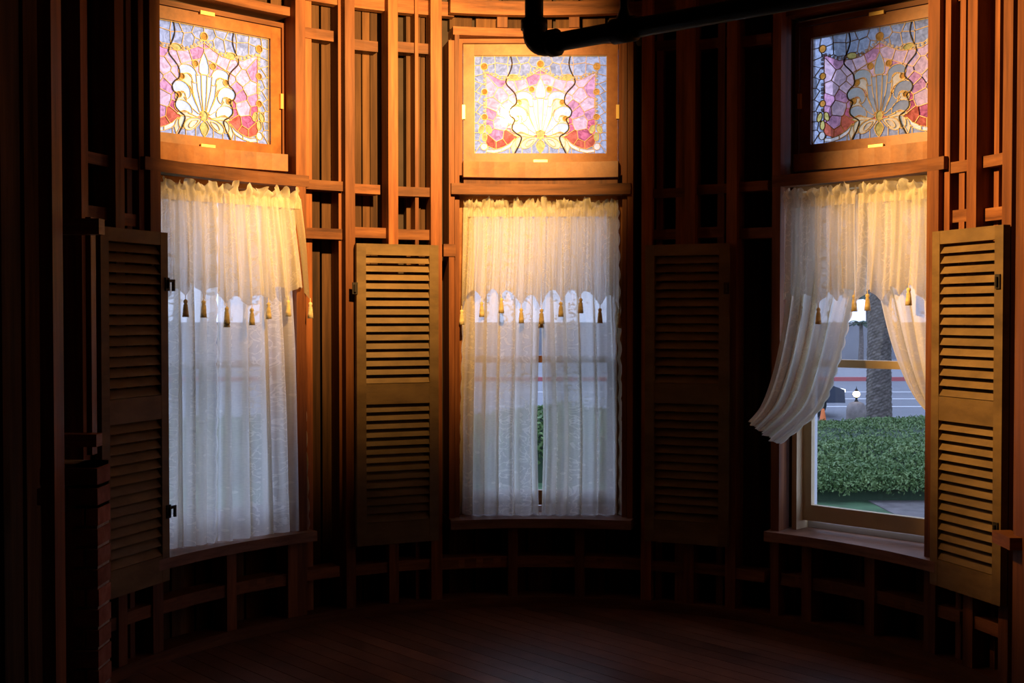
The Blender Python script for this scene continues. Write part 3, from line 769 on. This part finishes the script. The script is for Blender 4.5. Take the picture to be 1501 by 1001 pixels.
# ------------------------------------------------------------------ sprinkler pipe in front of the windows
py = 3.5
def pp(px, pyy, Y):
    d = ray(px, pyy); t = Y / d.y; return Vector((0, 0, CZ)) + d * t
e0 = pp(783, 68, py); far = pp(1190, -6, 3.02)
pipe = empty('black_pipe', e0); tag(pipe, 'black iron pipe with an elbow hanging in front of the middle window', 'pipe')
def lp(v): return tuple(Vector(v) - e0)
top = Vector((e0.x - 0.004, e0.y, TOP))
MB().tube([lp(top), lp(e0 + Vector((0, 0, 0.05)))], 0.027, 20).build('riser', M['iron'], pipe, True)
dirv = (far - e0); dirv.z = 0; dirv.normalize(); ln = 2.2
sl_ = (far.z - e0.z) / math.hypot(far.x - e0.x, far.y - e0.y)
def run(s): return e0 + dirv * s + Vector((0, 0, sl_ * s))
MB().tube([lp(run(0.05)), lp(run(ln))], 0.027, 20).build('run', M['iron'], pipe, True)
el = [e0 + Vector((0, 0, 0.08))] + [e0 + Vector((0, 0, 0.04)) * (1 - sin(a)) ** 1.0 + (run(0.045) - e0) * (1 - cos(a)) + Vector((0, 0, 0.0)) for a in [PI / 2 * q / 8 for q in range(9)]] + [run(0.08)]
MB().tube([lp(p) for p in el], 0.034, 20).build('elbow', M['iron'], pipe, True)
MB().tube([lp(e0 + Vector((0, 0, 0.075))), lp(e0 + Vector((0, 0, 0.048)))], 0.039, 20).build('collar', M['iron'], pipe, True)
MB().tube([lp(run(0.055)), lp(run(0.082))], 0.039, 20).build('collar', M['iron'], pipe, True)
cp = run(0.30)
MB().tube([lp(run(0.265)), lp(run(0.335))], 0.035, 20).build('coupling', M['iron'], pipe, True)
MB().tube([lp(cp + Vector((0, 0, 0.02))), lp(cp + Vector((0, 0, 0.06))), lp(Vector((cp.x, cp.y, TOP)))], [0.026, 0.012, 0.012], 12).build('hanger_rod', M['iron'], pipe, True)

# ------------------------------------------------------------------ outdoors
GZ0 = -0.95
M['grass'] = plain('lawn', (0.05, 0.11, 0.045), 0.9, nscale=3, namt=0.4)
M['asphalt'] = plain('asphalt', (0.15, 0.155, 0.175), 0.6, nscale=0.6, namt=0.1)
M['concrete'] = plain('concrete', (0.21, 0.21, 0.225), 0.8, nscale=1.5, namt=0.1)
M['paint'] = plain('road_paint', (0.8, 0.8, 0.8), 0.6)
M['redpaint'] = plain('red_curb_paint', (0.42, 0.10, 0.10), 0.6)
M['dirt'] = plain('bare_soil', (0.12, 0.105, 0.10), 0.95, nscale=5)
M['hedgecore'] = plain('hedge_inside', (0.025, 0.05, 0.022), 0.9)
M['leaf'] = wood('hedge_leaf', (0.06, 0.12, 0.038), (0.115, 0.19, 0.065), (0.20, 0.275, 0.10), (4, 4, 4), rough=0.5, vary=0.05)
M['canopy'] = plain('tree_foliage', (0.03, 0.055, 0.035), 0.9, nscale=2.5, namt=0.5)
M['bark'] = wood('palm_bark', (0.06, 0.05, 0.045), (0.12, 0.10, 0.09), (0.19, 0.165, 0.15), (9, 9, 14), rough=0.95)
M['stone'] = plain('pillar_stone', (0.20, 0.17, 0.16), 0.9, nscale=9)
M['glow'] = plain('lamp_globe', (1, 0.9, 0.7), 0.4, emit=(1.0, 0.72, 0.38), es=9)
M['head'] = plain('headlight', (1, 1, 1), 0.3, emit=(1.0, 0.93, 0.85), es=2.5)
M['car'] = plain('car_paint', (0.06, 0.07, 0.10), 0.25)
M['carglass'] = plain('car_glass', (0.02, 0.025, 0.03), 0.1)
M['rubber'] = plain('rubber', (0.015, 0.015, 0.015), 0.8)
M['orange'] = plain('cone_orange', (0.8, 0.2, 0.05), 0.6)
tag(MB().box(-60, 70, 6.6, 26, GZ0 - 0.3, GZ0).build('lawn', M['grass']), kind='structure')
road = tag(MB().box(-90, 110, 26, 44, GZ0 - 0.3, GZ0 - 0.02).build('road', M['asphalt']), kind='structure')
for y in (31.5, 37.5):
    MB().box(-80, 100, y, y + 0.14, GZ0 - 0.02, GZ0 - 0.012).build('lane_line', M['paint'], road)
for i in range(16): MB().box(-40 + i * 7, -37 + i * 7, 34.4, 34.55, GZ0 - 0.02, GZ0 - 0.012).build('lane_dash', M['paint'], road)
walk = tag(MB().box(-90, 110, 44, 62, GZ0 - 0.3, GZ0 + 0.12).build('sidewalk', M['concrete']), kind='structure')
MB().box(-90, 110, 43.85, 44.0, GZ0 - 0.3, GZ0 + 0.125).build('red_curb', M['redpaint'], walk)
tag(MB().box(-90, 110, 62, 62.3, GZ0, 1.08).build('garden_wall', M['concrete']), 'long pale wall across the street, seen under the lace curtain', 'wall', kind=None)
tag(MB().box(4.6, 9.5, 13.6, 15.6, GZ0, GZ0 + 0.012).build('soil_bed', M['dirt']), kind='structure')
# hedge: rounded core with thousands of leaves
def hedge(x0, x1, y0, y1, h, nleaf, seed, lab, lsz=0.03):
    rr = random.Random(seed); cx, cyy = (x0 + x1) / 2, (y0 + y1) / 2; o = empty('hedge', (cx, cyy, GZ0))
    def S_(u, a, k=1.0):     # u along, a 0..pi across
        x = x0 + (x1 - x0) * u - cx; c, s = cos(a), sin(a)
        yy = -math.copysign(abs(c) ** 0.6, c) * (y1 - y0) / 2; zz = abs(s) ** 0.45 * h * (0.80 + 0.35 * u)
        n = 0.10 * noise.noise(Vector((x * 0.9, yy * 0.9, seed))) + 0.05 * noise.noise(Vector((x * 2.5, yy * 2.5 + zz * 2, seed)))
        e = min(1, min(u, 1 - u) * 14) ** 0.5
        return Vector((x, yy * (0.9 + 0.1 * e) * k, max(0.0, (zz * (0.5 + 0.5 * e) + n * (zz / h)) * k)))
    nu, na = 60, 22
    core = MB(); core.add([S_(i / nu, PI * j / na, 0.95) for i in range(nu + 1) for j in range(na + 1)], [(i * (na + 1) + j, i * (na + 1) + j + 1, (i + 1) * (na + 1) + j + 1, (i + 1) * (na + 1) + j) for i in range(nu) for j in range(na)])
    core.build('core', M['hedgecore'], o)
    lf = MB()
    for _ in range(nleaf):
        p = S_(rr.random(), PI * rr.uniform(0.02, 0.98)) * 1.0; p = p + Vector((rr.gauss(0, .03), rr.gauss(0, .03), rr.gauss(0, .025)))
        a = Vector((rr.gauss(0, 1), rr.gauss(0, 1), rr.gauss(0, 1))).normalized(); b = a.cross(Vector((rr.gauss(0, 1), rr.gauss(0, 1), rr.gauss(0, 1)))).normalized(); s = lsz * rr.uniform(0.6, 1.2)
        lf.add([p - a * s, p + b * s * 0.45, p + a * s, p - b * s * 0.45], [(0, 1, 2, 3)])
    tag(lf.build('foliage', M['leaf'], o), kind='stuff')
    return tag(o, lab, 'hedge')
hedge(3.5, 10.5, 15.2, 21.6, 0.64, 90000, 5, 'clipped green hedge mound seen through the window with the tied-back curtains')
hedge(-7.0, 2.6, 17.0, 19.0, 0.85, 14000, 6, 'long green hedge glimpsed through the slit between the hanging lace curtains', 0.06)
# palm trunk with overlapping leaf bases
pm = MB(); px_, pyy = (1289 - 750.5) / F * 25.0, 25.0; nth, nz = 30, 230; vs = []
for j in range(nz + 1):
    z = GZ0 + 9.5 * j / nz
    for i in range(nth):
        t = 2 * PI * i / nth; row = z / 0.11; sh_ = (row + (i / nth) * 9) % 1.0
        r = 0.225 + 0.03 * sh_ + 0.012 * noise.noise(Vector((cos(t) * 3, sin(t) * 3, z * 4))) + (0.05 * math.exp(-(z - GZ0) * 2))
        vs.append((r * cos(t), r * sin(t), z - GZ0))
pm.add(vs, [(j * nth + i, j * nth + (i + 1) % nth, (j + 1) * nth + (i + 1) % nth, (j + 1) * nth + i) for j in range(nz) for i in range(nth)])
palm = pm.build('palm_trunk', M['bark']); palm.location = (px_, pyy, GZ0); tag(palm, 'tall rough palm trunk rising behind the clipped hedge', 'palm tree')
# gate pillar with a lit globe
qx = (1256 - 750.5) / F * 22.5
pil = empty('lamp_pillar', (qx, 22.5, GZ0)); tag(pil, 'squat stone pillar carrying a glowing globe lamp between hedge and street', 'lamp')
MB().lathe([(0.185, 0), (0.185, 0.60), (0.175, 0.68), (0.13, 0.745), (0.05, 0.77), (0.01, 0.775)], n=20).build('pillar', M['stone'], pil, True)
MB().lathe([(0.05, 0.76), (0.025, 0.80), (0.018, 0.83), (0.04, 0.855)], n=12).build('lamp_neck', M['iron'], pil, True)
MB().lathe([(0.01, 0.85), (0.045, 0.865), (0.07, 0.905), (0.06, 0.945), (0.02, 0.97)], n=14).build('globe', M['glow'], pil, True)
MB().lathe([(0.03, 0.965), (0.035, 0.985), (0.008, 1.02), (0.002, 1.06)], n=10).build('finial', M['iron'], pil, True)
# a parked-still car with headlights on, mostly behind the curtain
car = empty('car', (5.75, 29.0, GZ0 - 0.02)); tag(car, 'dark car with lit headlights on the street behind the hedge', 'car')
body = [(-2.1, 0.35), (-2.1, 0.78), (-1.9, 0.86), (-1.2, 0.92), (0.9, 0.92), (1.7, 0.80), (2.1, 0.66), (2.12, 0.35)]
def extr(P, y0, y1): n = len(P); return MB().add([(x, y0, z) for x, z in P] + [(x, y1, z) for x, z in P], [tuple(range(n)), tuple(range(2 * n - 1, n - 1, -1))] + [(i, n + i, n + (i + 1) % n, (i + 1) % n) for i in range(n)])
extr(body, -0.85, 0.85).build('body', M['car'], car)
extr([(-1.7, 0.9), (-1.25, 1.38), (0.05, 1.42), (0.95, 0.92)], -0.74, 0.74).build('cabin', M['carglass'], car)
for x in (-1.35, 1.35):
    for y in (-0.80, 0.80):
        MB().tube([(x, y - 0.1, 0.32), (x, y + 0.1, 0.32)], 0.32, 18).build('wheel', M['rubber'], car)
for y in (-0.62, 0.62): MB().box(1.85, 2.13, y - 0.2, y + 0.2, 0.60, 0.67).build('headlight', M['head'], car)
cone = empty('traffic_cone', ((1207 - 750.5) / F * 22.6, 22.6, GZ0)); tag(cone, 'small orange traffic cone behind the hedge', 'cone')
MB().box(-0.17, 0.17, -0.17, 0.17, 0, 0.03).build('base', M['orange'], cone); MB().lathe([(0.12, 0.03), (0.03, 0.62), (0.02, 0.63)], n=14).build('body', M['orange'], cone)
# trees over the wall across the street
def tree(x, y, zb, zt, rad, seed, lab):
    rr = random.Random(seed); o = empty('street_tree', (x, y, GZ0)); mb = MB()
    for q in range(90):
        a = rr.uniform(0, 2 * PI); d = rad * math.sqrt(rr.random()) * 0.8; z = rr.uniform(zb + 0.9, zt - 0.9) - GZ0; r0 = rr.uniform(0.8, 1.4)
        vs = []; n = 12; m = 8
        for j in range(m + 1):
            for i in range(n):
                p = Vector((sin(PI * j / m) * cos(2 * PI * i / n), sin(PI * j / m) * sin(2 * PI * i / n), cos(PI * j / m)))
                vs.append(p * r0 * (1 + 0.35 * noise.noise(p * 2.3 + Vector((q, seed, 0)))) + Vector((d * cos(a), d * sin(a), z)))
        mb.add(vs, [(j * n + i, j * n + (i + 1) % n, (j + 1) * n + (i + 1) % n, (j + 1) * n + i) for j in range(m) for i in range(n)])
    mb.build('crown', M['canopy'], o); MB().tube([(0, 0, 0), (0.1, 0, (zb - GZ0) * 0.6), (0, 0, zb - GZ0 + 1.5)], [0.28, 0.2, 0.15], 10).build('trunk', M['bark'], o)
    return tag(o, lab, 'tree', 'dark trees across the street')
for i, (px, y, zb, zt, rad, lab) in enumerate(((1130, 66, 1.9, 19, 1.6, 'dark leafy tree across the street, on the nearly black shutter side of the palm trunk'),
        (1272, 66, 2.3, 19, 1.6, 'dark leafy tree across the street, over the wall right behind the tall palm trunk'), (1414, 66, 1.8, 19, 1.6, 'dark leafy tree across the street, on the tan shutter side of the palm trunk'))):
    tree((px - 750.5) / F * y, y, zb, zt, rad, 20 + i, lab)
tree(11.2, 24.3, 3.3, 13.0, 4.6, 31, 'broad dark tree with its crown hanging over the palm trunk and hedge')
# young palm against the bright gap
yp = empty('young_palm', ((1262 - 750.5) / F * 58, 58, GZ0 + 0.12)); tag(yp, 'small dark fan palm in front of the pale street wall', 'palm tree')
MB().tube([(0, 0, 0), (0.03, 0, 1.0), (0, 0, 1.95)], [0.14, 0.11, 0.08], 10).build('trunk', M['bark'], yp)
for i in range(13):
    a = 2 * PI * i / 13; e = 0.2 + 0.5 * ((i * 7) % 5) / 5; L_ = 0.75; fr_ = MB(); side = Vector((-sin(a), cos(a), 0)); pts = []
    for j in range(6):
        s = j / 5; c = Vector((cos(a) * L_ * s * cos(e), sin(a) * L_ * s * cos(e), 1.9 + L_ * s * sin(e) - 0.35 * s * s)); wv = 0.13 * sin(PI * (0.1 + 0.85 * s)); pts += [c - side * wv - Vector((0, 0, 0.04)), c, c + side * wv - Vector((0, 0, 0.04))]
    fr_.add(pts, [f for j in range(5) for f in ((j * 3, j * 3 + 1, j * 3 + 4, j * 3 + 3), (j * 3 + 1, j * 3 + 2, j * 3 + 5, j * 3 + 4))]); fr_.build('frond', M['canopy'], yp)
